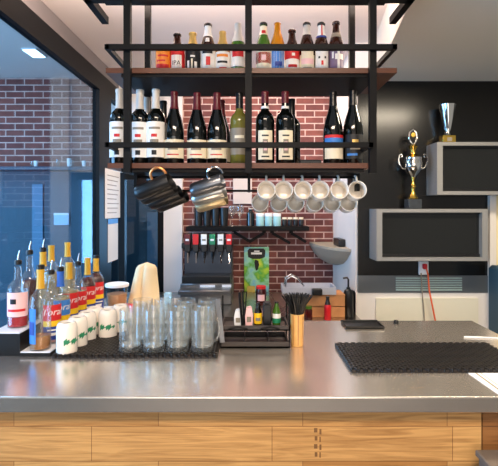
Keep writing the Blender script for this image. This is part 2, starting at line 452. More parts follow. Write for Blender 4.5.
for y, z in ((1.88, 1.628), (2.02, 1.577)):
    rp('hanging_rod', MB().tube([(-.48, y, z), (.46, y, z)], .005), 'black_metal')
for x in (-.47, .0, .452): rp('rod_bracket', box((x-.006, 1.86, 1.570), (x+.006, 2.04, 1.641)), 'black_metal')

# ------------------------------------------------------------------ bottles
BORD = [(0, 0), (.92, 0), (1, .015), (1, .60), (.97, .64), (.80, .69), (.52, .725), (.42, .76), (.38, .80), (.37, .955), (.41, .957), (.41, .985), (.38, 1), (0, 1)]
BURG = [(0, 0), (.93, 0), (1, .015), (1, .44), (.95, .52), (.78, .62), (.54, .72), (.40, .80), (.36, .86), (.34, .955), (.38, .957), (.38, .985), (.35, 1), (0, 1)]
BEER = [(0, 0), (.94, 0), (1, .015), (1, .54), (.95, .60), (.75, .70), (.52, .80), (.44, .90), (.44, .955), (.48, .957), (.48, .97), (.45, .975), (0, .975)]
def prof_r(prof, f):
    for (r0, z0), (r1, z1) in zip(prof, prof[1:]):
        if z0 <= f <= z1 and z1 > z0: return r0+(r1-r0)*(f-z0)/(z1-z0)
    return prof[-2][0]
def sleeve(prof, R, H, f0, f1, gap=.0006, close=True, n=24):
    fs = [f0]+[z for (_, z) in prof if f0 < z < f1]+[f1]
    pr = [(prof_r(prof, f)*R+gap, f*H) for f in fs]
    if close: pr += [(0, f1*H+gap)]
    return MB().lathe(pr, n)
def bottle(name, label, cat, group, loc, H, R, prof, glass, neck=None, labels=(), cap=None, rz=0.0, marks=(), liquid=None):
    r = empty(name, loc, label, cat, group, rz)
    if liquid:      # hollow clear bottle with what is in it
        MB().lathe([(a*R, z*H) for a, z in prof if z < .96][0:]+[(.30*R, .96*H)], 28).build('glass_body', glass, r)
        f1, lm = liquid
        fs = [.02]+[z for (_, z) in prof if .02 < z < f1]+[f1]
        MB().lathe([(0, .02*H)]+[(max(.1, prof_r(prof, f))*R-.0025, f*H) for f in fs]+[(0, f1*H)], 24).build('liquid', lm, r)
    else:
        MB().lathe([(a*R, z*H) for a, z in prof], 28).build('glass_body', glass, r)
    if neck:
        f0, f1, nm = neck
        sleeve(prof, R, H, f0, f1, close=f1 > .99).build('neck_sleeve', nm, r)
    if cap:
        MB().lathe([(.50*R, .945*H), (.53*R, .95*H), (.53*R, .985*H), (.45*R, 1.0*H), (0, 1.0*H)], 21, mod=lambda a, z: 1+.03*math.cos(21*a)).build('cap', cap, r)
    for (f0, f1, m, half) in labels:
        fs = [f0]+[z for (_, z) in prof if f0 < z < f1]+[f1]
        mb = MB().lathe([(prof_r(prof, f)*R+.0009, f*H) for f in fs], 16, a0=FRONT-half, a1=FRONT+half)
        mb.build('paper_label', m, r)
    for (f0, f1, m, half, da) in marks:
        fs = [f0, (f0+f1)/2, f1]
        MB().lathe([(prof_r(prof, f)*R+.0016, f*H) for f in fs], 8, a0=FRONT+da-half, a1=FRONT+da+half).build('label_print', m, r)
    return r
GW = 'wine bottles on the lower rack shelf'
def wine(px, d, style, label, H=.31, **k):
    R = .039 if style == 'bord' else .041
    bottle('wine_bottle', label, 'wine bottle', GW, (XX(px, d), d, ZL), H, R, BORD if style == 'bord' else BURG, k.pop('glass', 'wine'), **k)
whl = dict(neck=(.74, 1, 'pale_foil'), labels=[(.10, .56, 'lab_white', 1.25)], marks=[(.28, .33, 'lab_grey', .45, 0), (.36, .40, 'lab_red', .3, 0), (.13, .19, 'lab_black', .25, 0), (.46, .49, 'lab_grey', .6, 0)])
wine(119.5, 1.86, 'bord', 'leftmost white-labelled wine bottle with pale capsule, left of the left post', .315, **whl)
wine(140, 1.87, 'bord', 'white-labelled wine bottle with pale capsule just right of the left post', .315, **whl)
wine(156, 1.86, 'bord', 'white-labelled wine bottle with pale capsule beside a red-capped bottle', .315, **whl)
wine(146.5, 2.0, 'bord', 'pale-capped wine bottle standing behind the white-labelled front bottles, left one', .315, **whl)
wine(163.5, 2.0, 'bord', 'dark wine bottle standing behind the third white-labelled bottle', .30, neck=(.78, 1, 'black_foil'), labels=[(.10, .5, 'lab_cream', 1.2)])
crl = dict(neck=(.76, 1, 'red_foil'), labels=[(.09, .34, 'lab_cream', 1.3)], marks=[(.20, .23, 'lab_grey', .5, 0), (.27, .29, 'lab_grey', .35, 0), (.13, .145, 'lab_red', .6, 0)])
wine(174.3, 1.86, 'burg', 'red-capped wine bottle with cream label, next to the white-labelled ones', .305, **crl)
wine(197, 1.86, 'burg', 'red-capped wine bottle with cream label, middle of the three front ones', .30, **crl)
wine(217, 1.86, 'burg', 'red-capped wine bottle with cream label beside the white wine bottle', .30, **crl)
wine(221.5, 1.985, 'burg', 'red-capped wine bottle half hidden behind the rightmost cream-labelled one', .30, neck=(.76, 1, 'red_foil'), labels=[(.09, .34, 'lab_cream', 1.2)])
wine(239.5, 1.86, 'bord', 'olive white-wine bottle with grey label and black capsule left of the middle post', .30, glass='green_wine', neck=(.78, 1, 'black_foil'), labels=[(.14, .50, 'lab_grey', 1.2)], marks=[(.36, .40, 'lab_cream', .5, 0)])
crest = dict(neck=(.84, 1, 'red_foil'), labels=[(.07, .46, 'lab_cream', .8), (.765, .80, 'lab_white', 2.5)], marks=[(.15, .34, 'lab_grey', .26, 0), (.19, .31, 'lab_pink', .17, 0), (.10, .12, 'lab_black', .4, 0), (.38, .40, 'lab_black', .35, 0)])
wine(265, 1.86, 'bord', 'crest-labelled wine bottle with brown-red capsule right of the middle post', .305, **crest)
wine(285.2, 1.86, 'bord', 'crest-labelled wine bottle with brown-red capsule, farther from the middle post', .305, **crest)
wine(291.5, 1.985, 'bord', 'dark wine bottle hidden behind the right crest-labelled bottle', .305, neck=(.78, 1, 'black_foil'))
wine(333, 1.86, 'burg', 'black-capped wine bottle with cream, blue and red label near the right post', .305, neck=(.80, 1, 'black_foil'), labels=[(.08, .26, 'lab_cream', 1.1), (.29, .36, 'lab_blue', 1.1), (.36, .40, 'lab_red', 1.1)])
wine(353, 1.86, 'burg', 'black wine bottle with dark label beside the right post, last on the shelf', .31, neck=(.80, 1, 'black_foil'), labels=[(.08, .40, 'lab_black', 1.1)], marks=[(.29, .33, 'gold_foil', .3, 0), (.12, .15, 'lab_blue', .5, -.3), (.20, .22, 'lab_grey', .5, 0)])
# small black clip lying between the crest bottles and the black ones
o = MB().box((-.045, -.02, 0), (.045, .02, .022), .004).tube([(0, 0, .011), (0, -.03, .004), (0, -.035, -.0)], .004).build('bottle_clamp', 'black_plastic')
o.location = (XX(310, 1.86), 1.86, ZL+.001); tag(o, 'small black clamp lying on the lower shelf between the wine bottles', 'clamp')

GB = 'beer bottles on the upper rack shelf'
def beer(px, top, label, glass, **k):
    d = 1.87; H = ZZ(top, d)-ZU
    return bottle('beer_bottle', label, 'beer bottle', GB, (XX(px, d), d, ZU), H, .0305, BEER, glass, **k)
L = math.pi*.55
# the far left one shows no neck: a can
r = empty('beer_can', (XX(163.5, 1.87), 1.87, ZU), 'orange beer can at the left end of the upper shelf', 'can')
MB().lathe([(0, 0), (.026, 0), (.032, .01), (.032, .108), (.027, .12), (0, .118)], 28).build('can_body', 'lab_orange', r)
MB().lathe([(.0265, .1205), (.0275, .122), (.0255, .1235), (.024, .121), (0, .119)], 24).build('can_lid', 'chrome', r)
mb = MB(); arc(mb, .0326, .025, .045, FRONT, .9); arc(mb, .0326, .055, .062, FRONT-.2, .6); arc(mb, .0326, .075, .083, FRONT+.1, .7); mb.build('can_print', 'lab_red', r)
b = beer(177.4, 34, 'short brown beer bottle with red and white IPA label', 'brown_glass', cap='black_foil', labels=[(.06, .60, 'lab_red', L), (.10, .46, 'lab_white', .75)])
wrap(text_mb('IPA', .026), .0335, FRONT, .048).build('lettering', 'lab_black', b, False)
b = beer(192.8, 33, 'black-labelled beer bottle with gold neck foil', 'brown_glass', cap='gold_foil', neck=(.72, .96, 'gold_foil'), labels=[(.05, .58, 'lab_black', L)], marks=[(.16, .32, 'lab_white', .16, -.5), (.12, .36, 'lab_cream', .1, 0), (.14, .30, 'lab_white', .18, .5), (.40, .44, 'lab_white', .3, .1)])
b = beer(208, 24, 'black-capped tall beer bottle with white neck and white label', 'brown_glass', cap='black_foil', neck=(.74, .95, 'lab_white'), labels=[(.05, .54, 'lab_white', L)], marks=[(.18, .34, 'lab_red', .28, .1), (.40, .46, 'lab_black', .7, 0), (.62, .70, 'lab_white', .3, 0)])
b = beer(222.7, 32, 'beer bottle with pale gold foil over the whole neck and white label', 'amber_glass', neck=(.60, 1, 'gold_foil'), labels=[(.05, .52, 'lab_white', L)], marks=[(.26, .31, 'lab_black', .7, 0), (.12, .17, 'lab_red', .5, .1), (.40, .46, 'lab_orange', .8, 0)])
b = beer(238, 24, 'green beer bottle with silver foil neck beside the middle post', 'green_glass', neck=(.64, 1, 'pale_foil'), labels=[(.16, .54, 'lab_white', L)], marks=[(.34, .48, 'lab_red', .8, 0)])
b = beer(263.5, 23, 'green beer bottle with red and cream label right of the middle post', 'green_glass', cap='black_foil', neck=(.76, .93, 'lab_cream'), labels=[(.05, .52, 'lab_cream', L), (.22, .42, 'lab_red', L)], marks=[(.27, .37, 'lab_pink', .3, 0), (.78, .84, 'lab_red', .5, 0)])
b = beer(277.5, 22, 'amber beer bottle with blue label', 'amber_glass', labels=[(.05, .52, 'lab_white', L), (.10, .44, 'lab_blue', .95)], marks=[(.16, .24, 'lab_navy', .5, .1)])
b = beer(292, 30, 'short dark brown beer bottle with red over white label', 'brown_glass', cap='brown_glass', labels=[(.06, .34, 'lab_white', L), (.34, .60, 'lab_red', L)], marks=[(.16, .22, 'lab_red', .6, 0), (.40, .46, 'lab_white', .2, .1)])
b = beer(306.8, 23, 'brown beer bottle with plain silver-white neck and rounded cream label', 'brown_glass', cap='black_foil', neck=(.76, .95, 'pale_foil'), labels=[(.05, .38, 'lab_cream', 1.3), (.38, .50, 'lab_cream', .9)], marks=[(.20, .30, 'lab_pink', .9, 0), (.11, .14, 'lab_grey', .6, 0)])
b = beer(321.2, 23, 'brown beer bottle with red striped white neck label and oval white label', 'brown_glass', cap='black_foil', neck=(.74, .94, 'lab_white'), labels=[(.08, .48, 'lab_white', 1.0), (.05, .40, 'lab_white', .8)], marks=[(.30, .34, 'lab_black', .12, -.4), (.30, .34, 'lab_black', .12, .4), (.18, .26, 'lab_red', .14, 0), (.74, .94, 'lab_red', .16, 0), (.70, .74, 'lab_navy', 1.4, 0)])
b = beer(336, 22, 'dark brown beer bottle with grey and white label, last on the right', 'brown_glass', cap='brown_glass', neck=(.70, .78, 'lab_grey'), labels=[(.05, .54, 'lab_purple', L)], marks=[(.10, .46, 'lab_white', .16, .15), (.28, .38, 'lab_white', .6, .3), (.30, .42, 'lab_white', .12, -.6)])

# ------------------------------------------------------------------ hanging mugs
def mug_mesh(R, Ln, wall=.004):
    return [(0, .0), (R*.80, .0), (R*.95, .006), (R, .02), (R, Ln-.002), (R-wall*.5, Ln), (R-wall, Ln-.003), (R-wall, .012), (R*.7, .007), (0, .007)]
def handle(R, z0, z1, out, r=.0045, n=10):
    pts = []
    for i in range(n+1):
        a = PI*i/n; pts.append((R-.002+out*math.sin(a)**.7, 0, (z0+z1)/2-(z1-z0)/2*math.cos(a)))
    return pts
wm = empty('hanging_mug', (0, 0, 0), 'x', 'mug', 'white mugs hanging under the rack')
MB().lathe(mug_mesh(.0375, .088), 32).build('mug_body', 'white_ceramic', wm)
MB().tube(handle(.0375, .018, .070, .030), .0048, 8).build('handle', 'white_ceramic', wm)
ordn = ['first from the left', 'second from the left', 'third from the left', 'third from the right', 'second from the right', 'rightmost']
first = True
for row, (d, zc, xs) in enumerate(((1.835, 1.566, (266.8, 284.6, 302.7, 321, 339.2, 357.3)), (1.975, 1.515, (261, 279, 297, 315, 333, 349.5)))):
    for i, px in enumerate(xs):
        o = wm if first else copy_tree(wm); first = False
        o['label'] = 'white mug hanging by its handle in the %s row, %s' % (('front', 'rear')[row], ordn[i])
        # mouth looks at the bar front, handle up over the rod, bottom sagging a little
        y_axis = random.uniform(-.06, .06)
        o.rotation_euler = (Matrix.Rotation(y_axis, 4, 'Z') @ Matrix.Rotation(PI/2-.14, 4, 'X') @ Matrix.Rotation(PI/2, 4, 'Z')).to_euler()
        o.location = (XX(px, d), d+.075, zc-.004)
# black tumblers with copper handles, lying tilted on the rod
def tilted(name, px, py, d, m, hm, label, group, R=.030, Ln=.15, tilt=.36, turn=.6):
    r = empty(name, W(px, py, d), label, 'tumbler', group)
    MB().lathe(mug_mesh(R, Ln, .003), 28).build('tumbler_body', m, r)
    MB().tube(handle(R, .085, .146, .036), .0055, 8).build('handle', hm, r)
    r.rotation_euler = (Matrix.Rotation(-.25, 4, 'Z') @ Matrix.Rotation(PI/2-tilt, 4, 'Y') @ Matrix.Rotation(PI*.93+turn, 4, 'Z')).to_euler()
    return r
gk = 'black tumblers hanging under the rack'
tilted('hanging_tumbler', 137, 194, 1.76, 'black_plastic', 'copper', 'black tumbler with copper handle under the rack, outermost left', gk)
tilted('hanging_tumbler', 142.5, 199, 1.86, 'black_plastic', 'copper', 'black tumbler with copper handle, second from the left', gk, turn=1.2)
tilted('hanging_tumbler', 150, 204, 1.96, 'black_plastic', 'copper', 'black tumbler with copper handle, third from the left', gk, turn=1.2)
tilted('hanging_tumbler', 157.5, 207, 2.06, 'black_plastic', 'copper', 'black tumbler with copper handle nearest to the steel tumblers', gk, turn=1.2)
gs = 'metal tumblers hanging under the rack'
tilted('hanging_tumbler', 192, 191, 1.80, 'grey_metal', 'chrome', 'dark steel tumbler hanging on top of the silver one', gs, .030, .135, .30)
tilted('hanging_tumbler', 193.5, 199, 1.90, 'silver_matt', 'chrome', 'silver tumbler hanging between dark steel and golden tumblers', gs, .034, .14, .28)
tilted('hanging_tumbler', 197, 206, 2.02, 'brass_pale', 'chrome', 'golden tumbler hanging lowest under the silver one', gs, .034, .14, .28)

# ------------------------------------------------------------------ syrups on the riser
rs = empty('bottle_riser', (-.84, 2.05, .95), 'black two-step bottle riser with white step tops at the left of the bar', 'bottle riser')
part('riser_body', MB().box((-.965, 1.67, .9505), (-.850, 2.45, 1.033)).box((-.850, 1.665, .9505), (-.735, 2.45, .963)), 'black_plastic', rs, False)
part('step_top', box((-.962, 1.672, 1.033), (-.852, 2.448, 1.037)), 'white_plastic', rs, False)
part('step_top', box((-.848, 1.668, .963), (-.738, 2.448, .967)), 'white_plastic', rs, False)
SYR = [(0, 0), (.93, 0), (1, .012), (1, .57), (.97, .615), (.86, .66), (.62, .705), (.43, .745), (.37, .79), (.34, .95), (.38, .952), (.38, .985), (.36, 1), (0, 1)]
GS = 'syrup bottles on the riser'
def pourer(r, H, cap='black_plastic'):
    MB().lathe([(.011, H-.004), (.014, H-.002), (.014, H+.012), (.008, H+.016), (0, H+.016)], 16).build('pourer_collar', cap, r)
    MB().tube([(0, 0, H+.012), (.001, 0, H+.03), (.006, 0, H+.052)], .0042, 10, r2=.0022).build('pourer_spout', 'chrome', r)
def syrup(px, x, z, label, neck, liq, kind='tor', H=.30, spout=False, rz=.55, cap=None, d=None):
    if d is None: d = -x*F/(CX-px)
    nk = (.755, 1.0 if not spout else .985, neck) if neck else None
    r = bottle('syrup_bottle', label, 'bottle', GS, (x, d, z), H, .0375, SYR, 'clear', neck=nk, liquid=liq, rz=rz)
    if kind in ('tor', 'torb'):
        for (f0, f1, m, h) in ((.06, .25, 'lab_navy', 1.15), (.25, .33, 'lab_yellow', 1.15), (.33, .56, 'lab_red' if kind == 'tor' else 'lab_blue', 1.15)):
            mb = MB(); arc(mb, .0383, f0*H, f1*H, FRONT, h); mb.build('paper_label', m, r)
        wrap(text_mb('Torani', .038, .25), .0389, FRONT, .455*H).build('lettering', 'lab_white', r, False)
        mb = MB(); arc(mb, .0389, .12*H, .16*H, FRONT, .5); arc(mb, .0389, .19*H, .21*H, FRONT, .7); mb.build('label_print', 'lab_white', r)
    elif kind == 'blue':
        mb = MB(); arc(mb, .0383, .09*H, .52*H, FRONT, .5); mb.build('paper_label', 'lab_blue', r)
        mb = MB(); arc(mb, .0389, .2*H, .36*H, FRONT, .35); mb.build('label_print', 'lab_navy', r)
    elif kind == 'pink':
        mb = MB(); arc(mb, .0383, .18*H, .56*H, FRONT, 1.3); mb.build('paper_label', 'lab_pink', r)
        mb = MB(); arc(mb, .0389, .26*H, .30*H, FRONT, .9); mb.build('label_print', 'lab_red', r)
        mb = MB(); arc(mb, .0389, .38*H, .46*H, FRONT-.3, .3); mb.build('label_print', 'lab_black', r)
    if spout: pourer(r, H)
    if cap: MB().lathe([(.0145, H-.002), (.0145, H+.014), (0, H+.015)], 16).build('cap', cap, r)
    return r
zu, zl = 1.037, .967
syrup(18, -.905, zu, 'red liqueur bottle with pale pink label and pourer, leftmost on the riser', None, (.17, 'liq_red'), 'pink', .245, True, .3)
syrup(29.5, -.905, zu, 'tall clear bottle with dark contents and pourer behind the red liqueur', None, (.62, 'liq_dark'), None, .275, True)
syrup(43, -.905, zu, 'yellow-necked bottle with pourer standing on the rear step', 'yellow_foil', (.5, 'liq_clear'), None, .275, True)
syrup(50, -.905, zu, 'yellow-necked capped bottle on the rear step, second yellow neck', 'yellow_foil', (.6, 'liq_clear'), None, .292, False, d=2.06)
syrup(67.5, -.905, zu, 'tallest yellow-necked bottle at the far end of the rear step', 'yellow_foil', (.6, 'liq_clear'), None, .292)
syrup(40.5, -.79, zl, 'front yellow-necked bottle with blue label and amber syrup beside the white cups', 'yellow_foil', (.17, 'liq_amber'), 'blue', .303, False, -.5, 'black_plastic')
syrup(51, -.79, zl, 'bottle with pourer and pink contents right behind the front amber bottle', None, (.45, 'liq_pink'), 'tor', .272, True, .75)
syrup(60.5, -.79, zl, 'blue-necked bottle with pourer and red, yellow and blue label', 'blue_foil', (.6, 'liq_clear'), 'torb', .272, True, .75)
syrup(69, -.79, zl, 'yellow-necked bottle directly behind the blue-necked one', 'yellow_foil', (.6, 'liq_clear'), 'tor', .294, False, .75)
syrup(78, -.79, zl, 'clear-necked bottle with black collar and pourer, middle of the front step', None, (.55, 'liq_clear'), 'tor', .272, True, .75)
syrup(87.5, -.79, zl, 'yellow-necked bottle of dark red syrup, second from the end', 'yellow_foil', (.72, 'liq_dark'), 'tor', .275, False, .6, 'yellow_foil')
syrup(96, -.79, zl, 'yellow-necked bottle with black cap at the far end of the front step', 'yellow_foil', (.72, 'liq_dark'), 'tor', .275, False, .6, 'black_plastic')

# ------------------------------------------------------------------ rubber mats
def mat_mesh(x0, x1, y0, y1, z, step=.026):
    mb = MB().box((x0, y0, z), (x1, y1, z+.004))
    for sg in (1, -1):
        c = (x0-(y1-y0)) if sg == 1 else x0
        end = x1 if sg == 1 else x1+(y1-y0)
        while c < end:
            pts = []
            a = max(x0, c); b = min(x1, c+(y1-y0)) if sg == 1 else None
            if sg == 1: p = (a, y0+(a-c)); q = (b, y0+(b-c))
            else:
                a = max(x0, c-(y1-y0)); b = min(x1, c); p = (a, y0+(c-a)); q = (b, y0+(c-b))
            if b-a > .004: mb.bar((p[0], p[1], z+.007), (q[0], q[1], z+.007), .007, .012)
            c += step
    n = int((x1-x0)/step)
    for i in range(n):
        for y in (y0, y1): mb.box((x0+i*step+.002, y-.003, z), (x0+i*step+.012, y+.003, z+.009))
    return mb
tag(mat_mesh(.343, .951, 1.502, 1.80, .9505).build('bar_mat', 'rubber', None, False), 'black rubber bar mat lying empty on the right of the steel top', 'bar mat', 'rubber bar mats')
tag(mat_mesh(-.72, -.118, 1.645, 2.09, .9505).build('bar_mat', 'rubber', None, False), 'black rubber bar mat under the beer mugs and white cups', 'bar mat', 'rubber bar mats')
ZM = .9602

# ------------------------------------------------------------------ upturned white cups
def leaf_print(R, z, ang):
    """row of slanted leaf shapes wrapped round the cup"""
    mb = MB()
    for i in range(7):
        c = -.027+.009*i; h = .009+.007*math.sin(i*1.9+1); vs = []
        for (u, w) in ((0, -h), (.009, -.2*h), (.004, h), (-.006, .4*h)):
            a = ang+(c+u+.25*w)/R; vs.append((R*math.cos(a), R*math.sin(a), z+w))
        mb.add(vs, [(0, 1, 2, 3)])
    return mb
cp = empty('cup', (0, 0, ZM), 'x', 'cup', 'white cups upside down on the mat')
MB().lathe([(0, .104), (.022, .104), (.024, .112), (.027, .113), (.033, .107), (.0365, .097), (.038, .085), (.038, .002), (.0375, 0), (.035, 0), (.035, .08), (.03, .098), (0, .1)], 32).build('cup_body', 'white_ceramic', cp)
o = MB().lathe([(0, .1046), (.0215, .1046)], 20).build('foot_recess', 'black_plastic', cp); o['label'] = 'dark recess in the cup foot'
leaf_print(.0385, .045, FRONT).build('print', 'lab_green', cp)
for i, (x, y, lb, rz) in enumerate(((-.684, 1.690, 'white upturned cup with green print nearest the bar front', .9), (-.676, 1.774, 'second white upturned cup counted from the bar front', .65), (-.670, 1.858, 'third white upturned cup counted from the bar front', .55),
        (-.666, 1.942, 'fourth white upturned cup, in front of the red syrup bottles', .5), (-.596, 1.90, 'white upturned cup with green print beside the left column of beer mugs', .2), (-.567, 1.985, 'white upturned cup farthest back, partly behind the beer mugs', .2))):
    o = cp if i == 0 else copy_tree(cp)
    o.location = (x, y, ZM); o.rotation_euler.z = rz; o['label'] = lb

# ------------------------------------------------------------------ beer mugs
bg = empty('beer_mug', (0, 0, ZM), 'x', 'beer mug', 'clear beer mugs on the left mat')
R = .041; H = .158
pr = [(0, .003), (.030, .003), (.033, 0), (.038, .001), (R, .006), (R, .03), (R*.975, .036), (R, .042), (R, H-.02), (R*.985, H-.014), (R*.985, H-.002), (R*.965, H), (R*.945, H-.003), (R*.945, .030), (R*.88, .020), (R*.4, .017), (0, .016)]
MB().lathe(pr, 48, mod=lambda a, z: 1+(.004*math.cos(14*a) if .04 < z < H-.016 else 0)).build('mug_glass', 'pint', bg)
MB().tube(handle(R, .03, .125, .030, n=12), .006, 8).build('handle', 'pint', bg)
MB().lathe([(0, .0175), (R*.4, .0185), (R*.86, .0215), (R*.90, .027), (R*.86, .0275), (0, .0225)], 32).build('glass_bottom', 'pint', bg)
cols = ['left', 'second', 'third', 'right']; rows = ['front', 'middle', 'rear']
k = 0
for j in range(3):
    for i, px in enumerate((130.5, 154, 178, 202.5)):
        o = bg if k == 0 else copy_tree(bg); k += 1
        o.location = (XX(px, 1.705)+.002*j, 1.705+.092*j, ZM)
        o.rotation_euler.z = .45 if i == 3 else PI/2+.3*((i+j) % 3-1)
        o['label'] = 'clear beer mug in the %s row, %s column of the block of mugs' % (rows[j], cols[i])

# ------------------------------------------------------------------ tub, red lid, towel
x, y = -.745, 2.54
t = empty('food_tub', (x, y, .95), 'clear plastic tub with white lid and orange contents by the towel', 'tub')
MB().lathe([(0, .001), (.052, .001), (.062, .115), (.0605, .115), (.0505, .003), (0, .003)], 32).build('tub_body', 'tub', t)
MB().lathe([(0, .004), (.0495, .004), (.056, .068), (0, .072)], 24).build('contents', 'peach', t)
MB().lathe([(.0635, .108), (.066, .11), (.066, .122), (.058, .126), (.05, .121), (0, .121)], 32).build('lid', 'white_plastic', t)
o = MB().lathe([(0, 0), (.034, 0), (.037, .004), (.035, .018), (.02, .024), (0, .026)], 24).build('lid', 'red_plastic')
o.name = 'red_disc'; o.location = (-.665, 2.47, .9501); tag(o, 'red lid lying between the tub and the towel', 'lid')
mb = MB(); vs = []; fs = []; NA = 48; NZ = 14
for i in range(NZ+1):
    f = i/NZ; z = .235*f
    if f > .84: q = math.sqrt(max(0.0, 1-((f-.84)/.16)**2))
    else: q = 1
    for j in range(NA):
        a = 2*PI*j/NA
        rr = (.084-.030*f**1.3)*q*(1+.10*math.cos(3*a+1.0)*(1-f*.5)+.05*math.cos(7*a+f*3)*(1-f))
        g = math.exp(-((((a-FRONT+.25+PI) % (2*PI))-PI)/.20)**2)*.46*(1-.35*f)
        rr *= 1-g
        vs.append((rr*math.cos(a)*1.0+.018*f, rr*math.sin(a)*.75, z))
for i in range(NZ):
    for j in range(NA): fs.append((i*NA+j, i*NA+(j+1) % NA, (i+1)*NA+(j+1) % NA, (i+1)*NA+j))
fs.append(tuple(NZ*NA+j for j in range(NA)))
mb.add(vs, fs)
o = mb.build('towel', 'towel'); o.location = (-.612, 2.62, .95); tag(o, 'cream towel draped upright at the left rear corner of the bar', 'towel')
o = MB().box((-.02, -.02, 0), (.02, .02, .062), .004).build('carton', 'blue_pale'); o.location = (-.468, 2.60, .9502); tag(o, 'small pale blue carton behind the beer mugs', 'carton')

# papers taped to the window post
def sheet(name, pts, th, m):
    mb = MB(); n = len(pts)
    mb.add([p for p in pts]+[(p[0]+th, p[1], p[2]) for p in pts], [tuple(range(n)), tuple(range(2*n-1, n-1, -1))]+[(i, (i+1) % n, n+(i+1) % n, n+i) for i in range(n)])
    return mb.build(name, m, None, False)
def onwall(px, py, X=XL+.021):
    d = X*F/(px-CX); return (X, d, ZZ(py, d))
r = empty('notice_paper', (XL+.022, 3.5, 1.6), 'long white list taped to the black window post, upper sheet', 'paper', 'papers on the window post')
o = part('sheet', MB().box((XL+.021, 3.37, 1.42), (XL+.023, 3.76, 1.80)), 'paper', r, False)
mb = MB()
for i in range(9): mb.box((XL+.0232, 3.42, 1.46+i*.036), (XL+.0236, 3.42+.24+.06*((i*7) % 3)/2, 1.466+i*.036))
part('print', mb, 'lab_grey', r, False)
r = empty('notice_paper', (XL+.022, 3.5, 1.3), 'short white sheet with blue heading taped below the long list', 'paper', 'papers on the window post')
part('sheet', MB().box((XL+.021, 3.44, 1.08), (XL+.0225, 3.70, 1.385)), 'paper', r, False)
part('heading', MB().box((XL+.0226, 3.44, 1.375), (XL+.0232, 3.70, 1.415)), 'lab_blue', r, False)

# ------------------------------------------------------------------ caddy with bottles
cx0, cx1, cy0, cy1 = -.108, .156, 1.765, 1.915
t = empty('bar_caddy', (.02, 1.84, .95), 'black two-tier bar caddy standing between the beer mugs and the straws', 'caddy')
def tray(z, h):
    return MB().box((cx0, cy0, z), (cx1, cy1, z+.006)).box((cx0, cy0, z), (cx1, cy0+.006, z+h)).box((cx0, cy1-.006, z), (cx1, cy1, z+h)).box((cx0, cy0+.006, z), (cx0+.006, cy1-.006, z+h)).box((cx1-.006, cy0+.006, z), (cx1, cy1-.006, z+h))
part('lower_tray', tray(.951, .024), 'caddy', t, False)
part('upper_tray', tray(1.018, .020), 'caddy', t, False)
for x in (cx0-.006, cx1): part('side_frame', MB().box((x, cy0, .951), (x+.006, cy0+.014, 1.14 if x > 0 else 1.05)).box((x, cy1-.014, .951), (x+.006, cy1, 1.13)).box((x, cy0, 1.018), (x+.006, cy1, 1.036)), 'black_metal', t, False)
for x in (-.02, .075): part('divider', box((x, cy0+.006, .957), (x+.004, cy1-.006, .985)), 'black_plastic', t, False)
o = part('handle', MB().bar((cx0+.004, cy0-.006, .975), (cx0-.014, cy0-.006, 1.145), .018, .008), 'grey_metal', t, False); o['label'] = 'pale metal slanted bar'
for i, (xa, xb) in enumerate(((-.08, -.005), (.045, .12))): part('clip', MB().tube([(xa, cy0-.003, 1.026+.0), ((xa+xb)/2, cy0-.006, 1.034), (xb, cy0-.003, 1.026)], .003), 'black_metal', t)
zc = 1.0245
b = bottle('sauce_bottle', 'small bottle with pale yellow label standing in the caddy', 'bottle', None, (XX(258, 1.84), 1.84, zc), .088, .016, BEER, 'wine', cap='black_foil', labels=[(.06, .55, 'lab_yellow', 1.5)], marks=[(.2, .35, 'lab_grey', .6, 0)])
b = bottle('sauce_bottle', 'small green bottle with white label at the right end of the caddy', 'bottle', None, (XX(276.5, 1.84), 1.84, zc), .092, .0165, BEER, 'green_glass', cap='black_foil', labels=[(.10, .30, 'lab_green', 1.5), (.30, .5, 'lab_white', 1.5)])
t = empty('napkin_box', (XX(267, 1.84), 1.84, zc), 'black box between the two small bottles in the caddy', 'box')
MB().box((-.016, -.028, 0), (.016, .028, .085), .003).build('box_body', 'black_plastic', t)
MB().box((-.010, -.022, .085), (.010, .022, .092), .001).build('napkin_edge', 'lab_black', t)
for i, (px, hh, m, lb) in enumerate(((238, .062, 'white_plastic', 'white packet at the left end of the caddy'), (249, .072, 'lab_pink', 'pale pink packet left of the yellow-labelled small bottle'))):
    r = empty('packet', (XX(px, 1.84), 1.84, zc), lb, 'packet', 'packets in the caddy')
    mb = MB(); mb.prism([(-.014, 0), (.014, 0), (.016, hh*.5), (.012, hh*.9), (.006, hh), (-.010, hh*.94), (-.016, hh*.5)], -.02, .02, axis=1); mb.build('wrapper', m, r)
    MB().box((-.009, -.0212, hh*.2), (.009, -.0201, hh*.5)).build('print', 'lab_grey', r)
rr = random.Random(4)
st = MB().tube([(0, 0, 0), (0, 0, .135)], .0028, 6).mesh('straw', ['black_plastic'])
for i in range(5):
    o = bpy.data.objects.new('stirrer', st); COL.objects.link(o)
    o.location = (XX(243.5, 1.84)-.006+.003*i, 1.80+.012*i, zc+.001); o.rotation_euler = (rr.uniform(-.05, .05), rr.uniform(-.12, .12), 0)
    tag(o, 'black stirrer standing between the two packets in the caddy', 'stirrer', 'stirrers in the caddy')

